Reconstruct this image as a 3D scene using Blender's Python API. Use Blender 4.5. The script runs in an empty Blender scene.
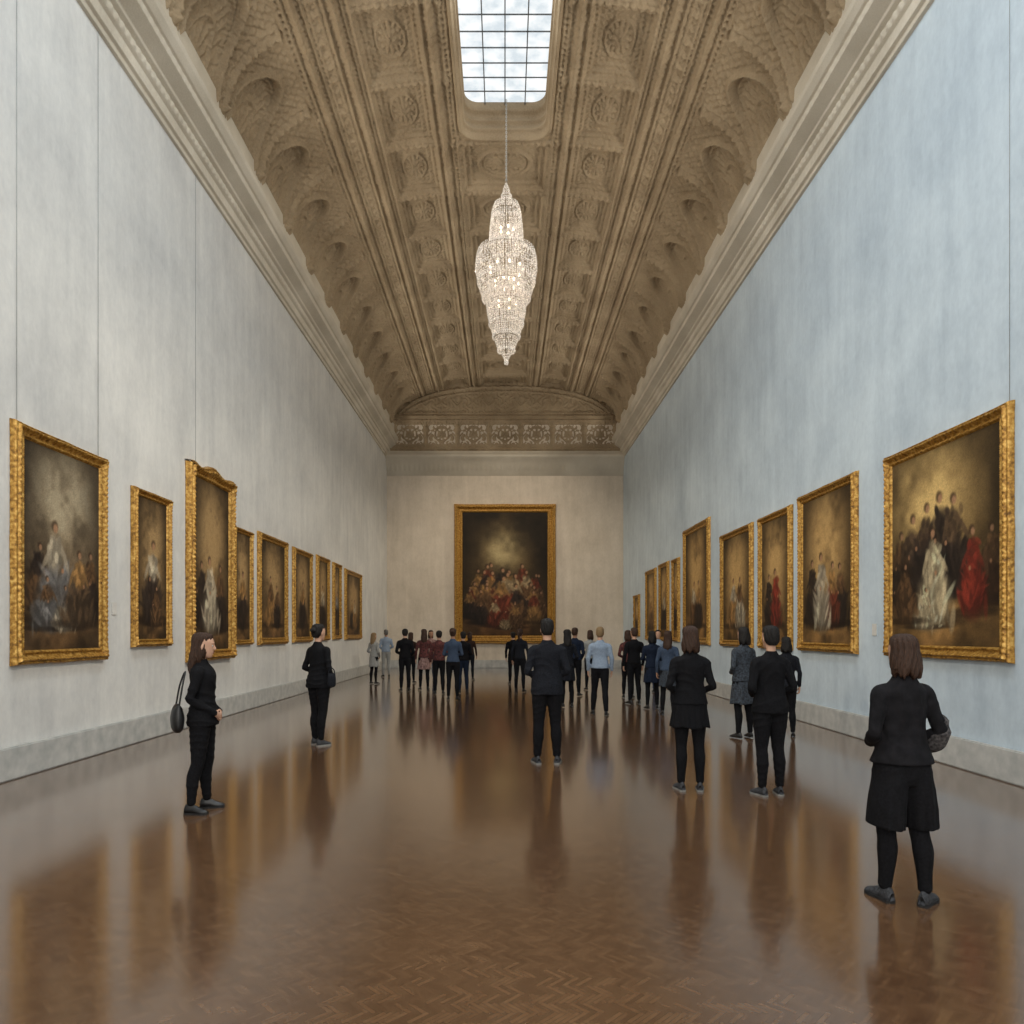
import bpy, bmesh, math, random
import numpy as np
from mathutils import Vector, Matrix
random.seed(3); rng=np.random.default_rng(5)
S=bpy.context.scene
COL=S.collection
WL,WR,YB,YF,CH=-5.59,5.6,33.15,-4.0,1.65
def lin(c):
    return tuple(((v/255)/12.92 if v/255<=.04045 else ((v/255+.055)/1.055)**2.4) for v in c)
# ---------------- node helper
class NT:
    def __init__(s,name):
        s.m=bpy.data.materials.new(name); s.m.use_nodes=True
        s.t=s.m.node_tree; s.b=s.t.nodes['Principled BSDF']; s.out=s.t.nodes['Material Output']
    def n(s,typ,**kw):
        x=s.t.nodes.new(typ)
        for k,v in kw.items(): setattr(x,k,v)
        return x
    def l(s,a,b): s.t.links.new(a,b)
    def M(s,op,a,b=None,c=None):
        x=s.n('ShaderNodeMath',operation=op)
        for i,v in enumerate((a,b,c)):
            if v is None: continue
            if isinstance(v,(int,float)): x.inputs[i].default_value=v
            else: s.l(v,x.inputs[i])
        return x.outputs[0]
    def coord(s,scale=(1,1,1),rot=(0,0,0),kind='Object'):
        tc=s.n('ShaderNodeTexCoord'); mp=s.n('ShaderNodeMapping')
        mp.inputs['Scale'].default_value=scale; mp.inputs['Rotation'].default_value=rot
        s.l(tc.outputs[kind],mp.inputs['Vector']); return mp.outputs[0]
    def noise(s,vec,scale,detail=4,rough=.5):
        x=s.n('ShaderNodeTexNoise'); x.inputs['Scale'].default_value=scale; x.inputs['Detail'].default_value=detail
        x.inputs['Roughness'].default_value=rough; s.l(vec,x.inputs['Vector']); return x.outputs['Fac']
    def ramp(s,f,stops):
        x=s.n('ShaderNodeValToRGB'); e=x.color_ramp.elements
        while len(e)<len(stops): e.new(.5)
        for i,(p,c) in enumerate(stops): e[i].position=p; e[i].color=(*lin(c),1)
        s.l(f,x.inputs[0]); return x.outputs[0]
    def bump(s,h,st=.3,d=.01,nrm=None):
        x=s.n('ShaderNodeBump'); x.inputs['Strength'].default_value=st; x.inputs['Distance'].default_value=d
        s.l(h,x.inputs['Height'])
        if nrm: s.l(nrm,x.inputs['Normal'])
        s.l(x.outputs[0],s.b.inputs['Normal']); return x.outputs[0]
    def set(s,**kw):
        for k,v in kw.items(): s.b.inputs[k.replace('_',' ')].default_value=v
        return s
def simple(name,c1,c2=None,rough=.7,scale=30,bump=.2,bd=.003,vs=(1,1,1),metal=0,**kw):
    q=NT(name); c2=c2 or tuple(min(255,v*1.35+6) for v in c1)
    v=q.coord(vs); f=q.noise(v,scale)
    q.l(q.ramp(f,[(.3,c1),(.7,c2)]),q.b.inputs['Base Color'])
    q.set(Roughness=rough,Metallic=metal,**kw)
    if bump: q.bump(f,bump,bd)
    return q.m
# ---------------- object helpers
def add(name,me,mat=None,parent=None,label=None,cat=None,kind=None,group=None,smooth=True):
    o=bpy.data.objects.new(name,me); COL.objects.link(o)
    if me is not None:
        if mat and not me.materials: me.materials.append(mat)
        if smooth and len(me.polygons): me.polygons.foreach_set('use_smooth',[True]*len(me.polygons))
    if parent: o.parent=parent
    if label: o['label']=label
    if cat: o['category']=cat
    if kind: o['kind']=kind
    if group: o['group']=group
    return o
def mesh(name,v,f):
    me=bpy.data.meshes.new(name); me.from_pydata([tuple(map(float,p)) for p in v],[],f); me.update(); return me
def grid(name,P,keep=None):
    m,n=P.shape[:2]; me=bpy.data.meshes.new(name)
    i=np.arange(m*n).reshape(m,n)
    F=np.stack([i[:-1,:-1],i[1:,:-1],i[1:,1:],i[:-1,1:]],-1).reshape(-1,4)
    if keep is not None: F=F[keep.reshape(-1)]
    me.vertices.add(m*n); me.vertices.foreach_set('co',P.reshape(-1).astype(np.float32))
    me.loops.add(F.size); me.loops.foreach_set('vertex_index',F.reshape(-1).astype(np.int32))
    me.polygons.add(len(F)); me.polygons.foreach_set('loop_start',(np.arange(len(F))*4).astype(np.int32))
    me.update(calc_edges=True); me.validate(); return me
def box(name,a,b,mat,bev=0,**kw):
    bm=bmesh.new(); bmesh.ops.create_cube(bm,size=1)
    for v in bm.verts: v.co=Vector([(a[i]+b[i])/2+v.co[i]*(b[i]-a[i]) for i in range(3)])
    if bev: bmesh.ops.bevel(bm,geom=bm.edges[:],offset=bev,segments=2,affect='EDGES')
    me=bpy.data.meshes.new(name); bm.to_mesh(me); bm.free()
    return add(name,me,mat,smooth=False,**kw)
# ================= MATERIALS
def wallmat(name,ca,cb):
    q=NT(name)
    st=q.noise(q.coord((2.4,2.4,.3)),1.5,6,.6); cl=q.noise(q.coord((1,1,1)),.8,8,.62)
    fine=q.noise(q.coord((1,1,.6)),16,5,.6)
    mix=q.M('ADD',q.M('ADD',q.M('MULTIPLY',st,.3),q.M('MULTIPLY',cl,.5)),q.M('MULTIPLY',fine,.2))
    q.l(q.ramp(mix,[(.36,ca),(.62,cb)]),q.b.inputs['Base Color'])
    q.set(Roughness=.6)
    q.bump(q.M('ADD',q.M('MULTIPLY',fine,.6),q.M('MULTIPLY',cl,.4)),.3,.012)
    return q.m
M_WL=wallmat('plaster_warm_grey',(188,189,188),(219,219,215))
M_WR=wallmat('plaster_blue_grey',(170,185,197),(202,216,225))
M_WB=wallmat('plaster_cream',(190,178,160),(218,206,189))
def orn(name,c1,c2,st=.9,sc=1,dist=.03):
    q=NT(name); v=q.coord((1,1,1))
    vo=q.n('ShaderNodeTexVoronoi'); vo.feature='SMOOTH_F1'; vo.inputs['Scale'].default_value=17*sc; q.l(v,vo.inputs['Vector'])
    nz=q.noise(v,24*sc,4,.6)
    h=q.M('ADD',q.M('MULTIPLY',vo.outputs['Distance'],-1.0),q.M('MULTIPLY',nz,.5))
    big=q.noise(v,.9,5)
    q.l(q.ramp(q.M('ADD',q.M('MULTIPLY',nz,.3),q.M('MULTIPLY',big,.7)),[(.3,c1),(.65,c2)]),q.b.inputs['Base Color'])
    q.set(Roughness=.8,Specular_IOR_Level=.2); q.bump(h,st,dist); return q.m
M_CEIL=orn('carved_taupe_plaster',(134,117,93),(172,154,127),.6,1.3,.016)
M_CORN=orn('carved_stone_cornice',(180,171,154),(209,201,185),.25,2.0,.008)
M_BASE=simple('painted_baseboard',(162,164,162),(190,190,186),.5,6,.15,.01)
def gold():
    q=NT('carved_gold_leaf'); v=q.coord(); n1=q.noise(v,22,4,.55)
    vo=q.n('ShaderNodeTexVoronoi'); vo.inputs['Scale'].default_value=34; q.l(v,vo.inputs['Vector'])
    q.l(q.ramp(n1,[(.3,(98,66,24)),(.5,(168,124,52)),(.72,(212,174,98))]),q.b.inputs['Base Color'])
    q.set(Roughness=.42,Metallic=.5)
    q.bump(q.M('SUBTRACT',n1,q.M('MULTIPLY',vo.outputs['Distance'],.8)),.35,.004); return q.m
M_GOLD=gold()
def canvasmat():
    q=NT('oil_paint_canvas'); a=q.n('ShaderNodeVertexColor'); a.layer_name='paint'
    v=q.coord(); n=q.noise(v,14,6,.7)
    mx=q.n('ShaderNodeMix'); mx.data_type='RGBA'; mx.blend_type='MULTIPLY'; mx.inputs[0].default_value=.3
    q.l(a.outputs[0],mx.inputs[6]); q.l(q.ramp(n,[(.3,(160,154,144)),(.6,(255,255,255))]),mx.inputs[7])
    q.l(mx.outputs[2],q.b.inputs['Base Color']); q.set(Roughness=.6,Specular_IOR_Level=.2); q.bump(n,.2,.004); return q.m
M_CANV=canvasmat()
def floormat():
    q=NT('herringbone_parquet'); W=.022; n=5
    tc=q.n('ShaderNodeTexCoord'); mp=q.n('ShaderNodeMapping'); mp.inputs['Rotation'].default_value=(0,0,math.radians(45))
    mp.inputs['Scale'].default_value=(1/W,1/W,1/W); q.l(tc.outputs['Object'],mp.inputs['Vector'])
    sp=q.n('ShaderNodeSeparateXYZ'); q.l(mp.outputs[0],sp.inputs[0])
    u=q.M('ADD',sp.outputs[0],4000.0); v=q.M('ADD',sp.outputs[1],2000.0)
    i=q.M('FLOOR',u); j=q.M('FLOOR',v); fu=q.M('FRACT',u); fv=q.M('FRACT',v)
    m=q.M('MODULO',q.M('SUBTRACT',i,j),2*n)
    hor=q.M('LESS_THAN',m,n-.5); ver=q.M('SUBTRACT',1.0,hor)
    mv=q.M('SUBTRACT',2*n-1,m)
    al=q.M('ADD',q.M('MULTIPLY',hor,q.M('ADD',m,fu)),q.M('MULTIPLY',ver,q.M('ADD',mv,fv)))
    ac=q.M('ADD',q.M('MULTIPLY',hor,fv),q.M('MULTIPLY',ver,fu))
    idx=q.M('SUBTRACT',i,q.M('MULTIPLY',hor,m)); idy=q.M('SUBTRACT',j,q.M('MULTIPLY',ver,mv))
    cb=q.n('ShaderNodeCombineXYZ'); q.l(idx,cb.inputs[0]); q.l(idy,cb.inputs[1]); q.l(hor,cb.inputs[2])
    wn=q.n('ShaderNodeTexWhiteNoise'); wn.noise_dimensions='3D'; q.l(cb.outputs[0],wn.inputs['Vector'])
    edge=q.M('MINIMUM',q.M('MINIMUM',ac,q.M('SUBTRACT',1.0,ac)),q.M('MINIMUM',al,q.M('SUBTRACT',float(n),al)))
    gap=q.M('GREATER_THAN',edge,.05)
    big=q.noise(q.coord(),.5,4); fin=q.noise(q.coord(),14,5,.6)
    f=q.M('ADD',q.M('ADD',q.M('MULTIPLY',wn.outputs['Value'],.26),q.M('MULTIPLY',big,.46)),q.M('MULTIPLY',fin,.32))
    c=q.ramp(f,[(.25,(76,53,36)),(.5,(93,67,46)),(.78,(113,84,59))])
    mx=q.n('ShaderNodeMix'); mx.data_type='RGBA'; mx.inputs[6].default_value=(*lin((70,49,34)),1)
    q.l(gap,mx.inputs[0]); q.l(c,mx.inputs[7]); q.l(mx.outputs[2],q.b.inputs['Base Color'])
    q.l(q.M('ADD',.13,q.M('MULTIPLY',fin,.09)),q.b.inputs['Roughness'])
    q.set(Coat_Weight=.75,Coat_Roughness=.115,IOR=1.52)
    q.bump(q.M('ADD',q.M('MULTIPLY',gap,.12),q.M('ADD',fin,q.M('MULTIPLY',wn.outputs['Value'],.1))),.075,.004)
    return q.m
M_FLOOR=floormat()
# ================= ROOM
box('floor',(WL-.3,YF,-.2),(WR+.3,YB+.2,0),M_FLOOR,kind='structure',label='glossy brown herringbone parquet floor')
box('wall_left',(WL-.3,YF,0),(WL,YB,10.6),M_WL,kind='structure',label='tall warm grey plaster gallery wall')
box('wall_right',(WR,YF,0),(WR+.3,YB,10.6),M_WR,kind='structure',label='tall blue grey plaster gallery wall')
box('wall_back',(WL,YB,0),(WR,YB+.2,14.2),M_WB,kind='structure',label='cream plaster end wall of the gallery')
box('wall_front',(WL,YF-.2,0),(WR,YF,14.2),M_WB,kind='structure',label='plain plaster wall closing the gallery')
for nm,x0,x1 in (('baseboard_left',WL,WL+.07),('baseboard_right',WR-.07,WR)):
    o=box(nm,(x0,YF,0),(x1,YB-.07,.37),M_BASE,.015,kind='structure',label='pale grey painted baseboard')
box('baseboard_back',(WL+.07,YB-.07,0),(WR-.07,YB,.37),M_BASE,.015,kind='structure',label='pale grey painted baseboard')
RX=5.25; Z0=11.15; RZ=2.25; PW=2.5
def prof(x): return Z0+RZ*(1-np.clip(np.abs(x)/RX,0,1)**PW)**(1/PW)
th=np.linspace(0,math.pi/2,2000)
px_=RX*np.sin(th)**(2/PW); pz_=Z0+RZ*np.cos(th)**(2/PW)
ss=np.concatenate([[0],np.cumsum(np.hypot(np.diff(px_),np.diff(pz_)))]); LT=ss[-1]
na=290
a_=np.linspace(0,LT,na); ax=np.interp(a_,ss,px_); az=np.interp(a_,ss,pz_)
AX=np.concatenate([-ax[::-1],ax[1:]]); AZ=np.concatenate([az[::-1],az[1:]]); AA=np.concatenate([a_[::-1],a_[1:]])
yy=np.concatenate([np.linspace(YF,9,25)[:-1],np.arange(9,YB-.01,.024),[YB]])
tx=np.gradient(AX); tz=np.gradient(AZ); L=np.hypot(tx,tz); nx_=tz/L; nz_=-tx/L
A,Yg=np.meshgrid(AA,yy,indexing='ij'); Xg=np.repeat(AX[:,None],len(yy),1)
def sm(x,a,b): t=np.clip((x-a)/(b-a),0,1); return t*t*(3-2*t)
def ridge(a,c,w,amp): return amp*np.exp(-((a-c)/w)**2)
def rectmask(a,c,hw,v,hv,e): return sm(hw-np.abs(a-c),0,e)*sm(hv-np.abs(v),0,e)
def ceil_h(A,Y):
    h=np.zeros_like(A)
    for c,w,amp in ((1.14,.03,.04),(1.25,.03,.04),(1.45,.055,.11),(1.62,.03,.05),(2.9,.03,.05),(3.02,.03,.04),(3.17,.055,.12),(3.36,.025,.05),(3.46,.02,.03),(3.64,.02,.03),(3.74,.025,.05),(3.92,.055,.12),(4.08,.03,.05),(4.2,.03,.05)): h+=ridge(A,c,w,amp)
    P=1.9; v=np.mod(Y-16.75,P)-P/2
    h-=.09*rectmask(A,2.26,.58,v,.86,.03)+.06*rectmask(A,2.26,.48,v,.76,.03)+.03*rectmask(A,2.26,.36,v,.64,.03)
    r=np.hypot((A-2.26)/.62,v/1.0); t=np.arctan2(v/1.0,(A-2.26)/.62)
    h+=.07*np.exp(-(r/.2)**2)*(1+.5*np.cos(8*t))+ridge(r,.46,.03,.035)+.03*np.cos(12*t)*np.exp(-((r-.33)/.06)**2)
    cm=(Y>16.75)
    h-=cm*(.08*rectmask(A,0,1.02,v,.84,.03)+.06*rectmask(A,0,.88,v,.72,.03))
    r=np.hypot(A/.75,v/.6); t=np.arctan2(v/.6,A/.75)
    h+=cm*(ridge(r,.85,.05,.06)+ridge(r,.7,.03,.04)+.08*np.exp(-(r/.3)**2)*(1+.5*np.cos(8*t))+.03*np.cos(16*t)*np.exp(-((r-.5)/.1)**2))
    h+=.03*np.exp(-((A-3.55)/.07)**2)*(np.cos(2*np.pi*Y/.3)+.5*np.cos(2*np.pi*(Y/.15)))
    for c,pp in ((1.45,.2),(3.17,.2),(3.92,.2),(1.2,.14),(4.14,.14)): h+=.02*np.exp(-((A-c)/.05)**2)*np.cos(2*np.pi*Y/pp)
    rib=P/2-np.abs(v)
    h+=(A<2.9)*((Y>16.7)|(A>1.2))*(ridge(rib,0,.05,.06)+ridge(rib,.09,.02,.035))*(1+.3*np.cos(2*np.pi*A/.16))
    cv=sm(A,4.24,4.3); hv=np.zeros_like(A)
    hv+=ridge(rib,0,.07,.15)+ridge(rib,.13,.025,.06)+.02*np.exp(-(rib/.05)**2)*np.cos(2*np.pi*A/.18)
    w=(A-(LT-.12)); u=v
    r=np.hypot(u/.74,w/1.65); t=np.arctan2(-w/1.65,u/.74)
    hv+=(ridge(r,.97,.035,.1)+ridge(r,.86,.02,.05)+ridge(r,.56,.03,.05)-.09*sm(.93-r,0,.05)
       +.028*np.cos(24*t)*np.exp(-((r-.7)/.1)**2)+.03*np.cos(14*t)*np.exp(-((r-.38)/.1)**2))*sm(-w,-.02,.1)
    hv+=(r>1.02)*.022*np.cos(2*np.pi*u/.2)*np.cos(2*np.pi*A/.2)
    h+=cv*hv*sm(LT-A,.08,.2)
    va=np.abs(v); sw=2*np.pi*A/.24+2.4*np.sin(2*np.pi*va/.47)+1.6*np.sin(2*np.pi*(A/.41+va/.66))
    det=.012*np.cos(sw)*np.sin(2*np.pi*va/.22+1.5*np.sin(2*np.pi*A/.37))+.010*np.sin(2*np.pi*A/.12)*np.sin(2*np.pi*va/.12)
    return h+det*sm(LT-A,.08,.2)
Hh=ceil_h(A,Yg)
Pv=np.stack([Xg+nx_[:,None]*Hh, Yg, AZ[:,None]+nz_[:,None]*Hh],-1)
OX,OY0,OY1,OR=.97,9.0,16.5,.34
def inopen(x,y,g=0):
    hx=OX+g; cy=(OY0+OY1)/2; hy=(OY1-OY0)/2+g
    dx=np.abs(x)-(hx-OR); dy=np.abs(y-cy)-(hy-OR)
    return np.hypot(np.maximum(dx,0),np.maximum(dy,0))+np.minimum(np.maximum(dx,dy),0)<OR
cx=(Xg[:-1,:-1]+Xg[1:,1:])/2; cyy=(Yg[:-1,:-1]+Yg[1:,1:])/2
o=add('ceiling',grid('ceiling',Pv,keep=~inopen(cx,cyy,.03)),M_CEIL,kind='structure',label='coffered barrel vault of carved taupe plaster')
def rrect(g,n=10,per=0):
    pts=[]; hx=OX+g; y0=OY0-g; y1=OY1+g; R=max(.05,OR+g)
    for (cx_,cy_,a0) in ((hx-R,y1-R,0),(-hx+R,y1-R,90),(-hx+R,y0+R,180),(hx-R,y0+R,270)):
        for k in range(n+1):
            a=math.radians(a0+90*k/n); pts.append((cx_+R*math.cos(a),cy_+R*math.sin(a)))
    return pts
def rimloft(name,prof_,mat,**kw):
    rings=[[(x,y,z) for x,y in rrect(g)] for g,z in prof_]
    P=np.array(rings); P=np.concatenate([P,P[:,:1]],1); return add(name,grid(name,P),mat,smooth=False,**kw)
rimloft('trim_1',[(.12,13.44),(.12,13.34),(.09,13.31),(.05,13.31),(.05,13.35),(.02,13.38),(.02,13.48),(-.02,13.48),(-.03,13.56),(.02,13.58),(.02,13.68),(-.02,13.7),(-.02,13.74),(.02,13.76),(.02,13.9),(-.03,13.92),(-.04,14.0),(-.01,14.03),(-.03,14.16)],M_CEIL,kind='structure',label='moulded stone rim of the skylight well')
q=NT('frosted_skylight_glass'); f=q.noise(q.coord((2,2,2)),1.6,5)
q.l(q.ramp(f,[(.35,(206,216,222)),(.65,(250,252,252))]),q.b.inputs['Emission Color']); q.set(Emission_Strength=1.12,Roughness=.4,Specular_IOR_Level=.1); q.b.inputs['Base Color'].default_value=(.1,.1,.1,1)
gp=np.array(rrect(-.03)); me=mesh('g',[(x,y,14.14) for x,y in gp],[list(range(len(gp)))])
add('window_1',me,q.m,kind='structure',label='frosted glass skylight in the vault',smooth=False)
M_IRON=simple('dark_iron',(84,88,92),(112,116,120),.5,20,.1)
bm=bmesh.new()
def bmbox(bm,a,b):
    r=bmesh.ops.create_cube(bm,size=1)
    for v in r['verts']: v.co=Vector([(a[i]+b[i])/2+v.co[i]*(b[i]-a[i]) for i in range(3)])
for i in range(-1,2): bmbox(bm,(i*.47-.012,OY0,14.09),(i*.47+.012,OY1,14.12))
y=OY1-.4
while y>OY0: bmbox(bm,(-OX,y-.009,14.10),(OX,y+.009,14.12)); y-=.4
me=bpy.data.meshes.new('b'); bm.to_mesh(me); bm.free()
add('trim_2',me,M_IRON,kind='structure',label='iron glazing bars of the skylight',smooth=False)
def cornice(name,side):
    W=WL if side<0 else WR
    pr=[(0,9.9),(.05,9.91),(.05,9.99),(.1,10.01),(.1,10.18),(.15,10.22),(.15,10.34),(.22,10.38),(.23,10.42),(.42,10.54),(.42,10.66),(.46,10.68),(.53,10.78),(.55,10.86),(.48,10.93),(.42,11.0),(.36,11.15),(.36,11.5)]
    sp=[0]
    for i in range(1,len(pr)): sp.append(sp[-1]+math.hypot(pr[i][0]-pr[i-1][0],pr[i][1]-pr[i-1][1]))
    t=np.sort(np.concatenate([np.linspace(0,sp[-1],50),np.array(sp)-.004,np.array(sp)+.004])); t=np.clip(t,0,sp[-1])
    d=np.interp(t,sp,[p[0] for p in pr]); z=np.interp(t,sp,[p[1] for p in pr])
    ys=np.concatenate([np.linspace(YF,5,20)[:-1],np.arange(5,YB,.03),[YB]])
    D,Y=np.meshgrid(d,ys,indexing='ij'); Z=np.repeat(z[:,None],len(ys),1)
    D=D+.02*(np.abs(Z-10.28)<.05)*(np.mod(Y,.15)<.09)+.006*np.exp(-((Z-10.09)/.05)**2)*np.cos(2*np.pi*Y/.15)+.008*np.exp(-((Z-10.6)/.05)**2)*np.cos(2*np.pi*Y/.18)
    P=np.stack([W-side*D,Y,Z],-1)
    add(name,grid(name,P),M_CORN,kind='structure',label='carved stone cornice along the wall',smooth=False)
cornice('trim_3',-1); cornice('trim_4',1)
pr=[(0,9.1),(.06,9.12),(.06,9.3),(.14,9.33),(.16,9.5),(.28,9.58),(.33,9.82),(.44,9.86),(.45,10.02),(.34,10.05),(.12,10.12),(.08,10.25)]
xs=np.linspace(WL,WR,600); P=np.array([[(x,YB-d-.02*(9.32<z<9.55)*(math.sin(x*28)>0),z) for x in xs] for d,z in pr])
add('trim_5',grid('c',P),M_CORN,kind='structure',label='carved stone cornice across the end wall',smooth=False)
xs=np.linspace(WL,WR,700); zs=np.linspace(10.2,13.9,240); Xf,Zf=np.meshgrid(xs,zs,indexing='ij')
u=np.mod(Xf+.75,1.5)-.75; v=Zf-11.05
fr=.0+ridge(Zf,10.35,.05,.08)+ridge(Zf,11.88,.06,.14)+ridge(Zf,11.7,.04,.07)+ridge(Zf,12.05,.03,.06)
r=np.hypot(u,v); t=np.arctan2(v,u)
fr+=(Zf<11.62)*(Zf>10.5)*(-.06*rectmask(u,0,.66,v,.48,.03)+ridge(r,.32,.03,.06)+.06*np.exp(-(r/.16)**2)*(1+.5*np.cos(8*t))+ridge(np.abs(u),.75,.04,.05))
edge=(prof(Xf)-Zf); fr+=(Zf>12.0)*(ridge(edge,.12,.06,.06)+ridge(edge,.34,.04,.05))
ua=np.abs(u); fr+=.028*np.cos(2*np.pi*Zf/.36+2.0*np.sin(2*np.pi*ua/.6)+1.4*np.sin(2*np.pi*(Zf/.5+ua/.7)))*np.sin(2*np.pi*ua/.36+1.2*np.sin(2*np.pi*Zf/.5))
add('trim_6',grid('f',np.stack([Xf,YB-.06-fr,Zf],-1)),M_CEIL,kind='structure',label='carved frieze and lunette above the end wall')

# ================= PAINTINGS
def vnoise(nx,ny,f,r):
    g=r.random((int(ny*f)+3,int(nx*f)+3)); yi=np.linspace(0,g.shape[0]-1.001,ny); xi=np.linspace(0,g.shape[1]-1.001,nx)
    y0=yi.astype(int); x0=xi.astype(int); fy=(yi-y0)[:,None]; fx=(xi-x0)[None]; fy=fy*fy*(3-2*fy); fx=fx*fx*(3-2*fx)
    return (g[y0][:,x0]*(1-fx)+g[y0][:,x0+1]*fx)*(1-fy)+(g[y0+1][:,x0]*(1-fx)+g[y0+1][:,x0+1]*fx)*fy
def paint(w,h,res,seed,figs,glow=(.5,.72,.35,.2,(150,132,104)),base=(44,33,24),ground=(84,60,36)):
    r=np.random.default_rng(seed); nx=max(12,int(w/res)); ny=max(12,int(h/res))
    U,V=np.meshgrid(np.linspace(0,1,nx),np.linspace(0,1,ny)); asp=h/w; V2=V*asp
    C=np.ones((ny,nx,3))*np.array(base,float)
    n=sum(vnoise(nx,ny,f*60/nx,r)*a for f,a in ((.04,.45),(.1,.3),(.25,.25)))[...,None]
    n=np.clip((n-.5)*1.8+.5,0,1)
    gu,gv,su,sv,gc=glow
    g=np.exp(-((U-gu)/su)**2-((V-gv)/sv)**2)[...,None]*(0.55+n*.9)
    C=C*(.65+.7*n); C=C+(np.array(gc)-C)*np.clip(g,0,1)*.95
    tr=np.clip(np.abs(U-gu)/.5+.5*(n[...,0]-.5)-.45,0,1)[...,None]*sm(V,.1,.4)[...,None]; C=C*(1-.4*tr)
    gr=(sm(.3-V+.08*(n[...,0]-.5),0,.15)*np.exp(-((U-.5)/.5)**2))[...,None]; C=C+(np.array(ground)*(.6+.8*n)-C)*gr*.8
    def blob(cu,cv,ru,rv,ang,col,al=.9):
        nonlocal C
        du=U-cu; dv=V2-cv; c,s=math.cos(ang),math.sin(ang)
        d=np.hypot((du*c+dv*s)/ru,(-du*s+dv*c)/rv); a=(np.clip((1.3-d)/.6,0,1)*al)[...,None]; C=C+(np.array(col)-C)*a
    for fg in figs:
        fu,fb,fh,ct,cs=fg[:5]; wk=fg[5] if len(fg)>5 else 1.0; lean=r.normal()*.05
        b=fb*asp; H=fh*asp; wd=H*.2*wk
        blob(fu,b+.03*H,wd*1.6,H*.06,0,(34,24,16),.6)
        blob(fu,b+H*.24,wd*.85,H*.27,lean,tuple(v*.6 for v in cs),.9)
        for k in range(48):
            tt=r.random()**.8*.54; ww=wd*(1.2-1.4*tt); m=.45+.75*r.random(); uu=(r.random()*2-1)
            blob(fu+uu*ww,b+H*tt+.02*H,H*(.012+.022*r.random())*wk**.5,H*(.05+.09*r.random()),-uu*.5+r.normal()*.35,tuple(min(228,v*m) for v in cs),.55)
        blob(fu+lean*H*.3,b+H*.64,wd*.42/wk**.5,H*.15,lean,tuple(v*.7 for v in ct),.8)
        for k in range(20):
            m=.45+.7*r.random(); blob(fu+lean*H*.3+(r.random()*2-1)*wd*.42/wk**.5,b+H*(.5+.29*r.random()),H*.028,H*.055,r.normal()*.6,tuple(min(228,v*m) for v in ct),.6)
        for s_ in (-1,1): blob(fu+s_*wd*.55/wk**.5,b+H*.6,H*.028,H*.12,s_*(.3+.5*r.random()),tuple(v*.8 for v in ct),.75)
        blob(fu+wd*.3*r.normal(),b+H*.5,H*.02,H*.025,0,(170,124,90),.8)
        hx=fu+r.normal()*.01+lean*H*.4; blob(hx-.004,b+H*.905,H*.046,H*.052,0,(62,44,30),.75); blob(hx+.006,b+H*.885,H*.032,H*.042,0,(182,138,104),.8)
    vg=(1-.3*np.clip((np.abs(U-.5)*2)**3+(np.abs(V-.5)*2)**4,0,1))[...,None]; C=C*vg
    C=C*(.92+.16*r.random((ny,nx,1))); C=np.clip(C,6,235)/255
    Lc=np.where(C<=.04045,C/12.92,((C+.055)/1.055)**2.4); return nx,ny,U,V,Lc
def framemesh(w,h,fw,dep,res,crest=0,seed=0):
    npf=21; us=np.linspace(0,1,npf)
    pf=np.interp(us,[0,.03,.1,.15,.2,.32,.42,.55,.62,.75,.8,.86,.93,1],[0,.45,.7,.7,.55,1.0,.88,.55,.4,.42,.62,.64,.5,.3])
    verts=[];faces=[];off=0
    for side in range(4):
        Ln=w if side in(0,2) else h; Hn=h if side in (0,2) else w
        m=max(12,int(Ln/res)); t=np.linspace(-1,1,m)
        Uu,T=np.meshgrid(us,t,indexing='ij'); u=Uu*fw
        xo=T*(Ln/2); dc=Ln/2-np.abs(xo)
        scal=.02*fw*np.abs(np.sin(np.pi*xo/(fw*.6)))*sm(dc,0,fw)
        ex=.05*fw*np.exp(-(dc/(fw*.6))**2)+.04*fw*np.exp(-(xo/(fw*.8))**2)
        cr=crest*(np.exp(-(xo/(Ln*.16))**2)+.5*np.exp(-((np.abs(xo)-Ln*.43)/(Ln*.08))**2)) if side==2 else 0
        outw=(scal+ex+cr)*(1-Uu)**1.5
        x=T*(Ln/2-u+outw*np.where(np.abs(T)>.999,1,0)); y=-(Hn/2-u+outw)
        hgt=np.repeat(pf[:,None],m,1)*dep
        o1=np.exp(-((Uu-.33)/.09)**2)*np.cos(2*np.pi*xo/(fw*.4))*.06*dep+np.exp(-((Uu-.84)/.04)**2)*np.cos(2*np.pi*xo/(fw*.16))*.05*dep
        o2=np.exp(-((Uu-.58)/.08)**2)*np.abs(np.sin(np.pi*xo/(fw*.5)))*.07*dep
        cs=.14*dep*np.exp(-(dc/(fw*.8))**2)*np.exp(-((Uu-.4)/.3)**2)*(1+.4*np.cos(dc/fw*16))
        hgt=hgt+(o1+o2)*sm(dc,fw*.3,fw*1.2)+cs; hgt[0]=0
        R=[(1,0),(0,1),(-1,0),(0,-1)][side]; X=x*R[0]-y*R[1]; Yv=x*R[1]+y*R[0]
        P=np.stack([X,Yv,hgt],-1).reshape(-1,3); verts.append(P)
        i=np.arange(npf*m).reshape(npf,m)+off
        faces+= np.stack([i[:-1,:-1],i[:-1,1:],i[1:,1:],i[1:,:-1]],-1).reshape(-1,4).tolist(); off+=npf*m
    v=np.array([(-w/2,-h/2,0),(w/2,-h/2,0),(w/2,h/2,0),(-w/2,h/2,0)]); verts.append(v); faces.append([off+3,off+2,off+1,off])
    return mesh('frame',np.concatenate(verts),faces)
M_WIRE=simple('steel_wire',(130,134,136),(150,154,156),.5,20,0)
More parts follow.
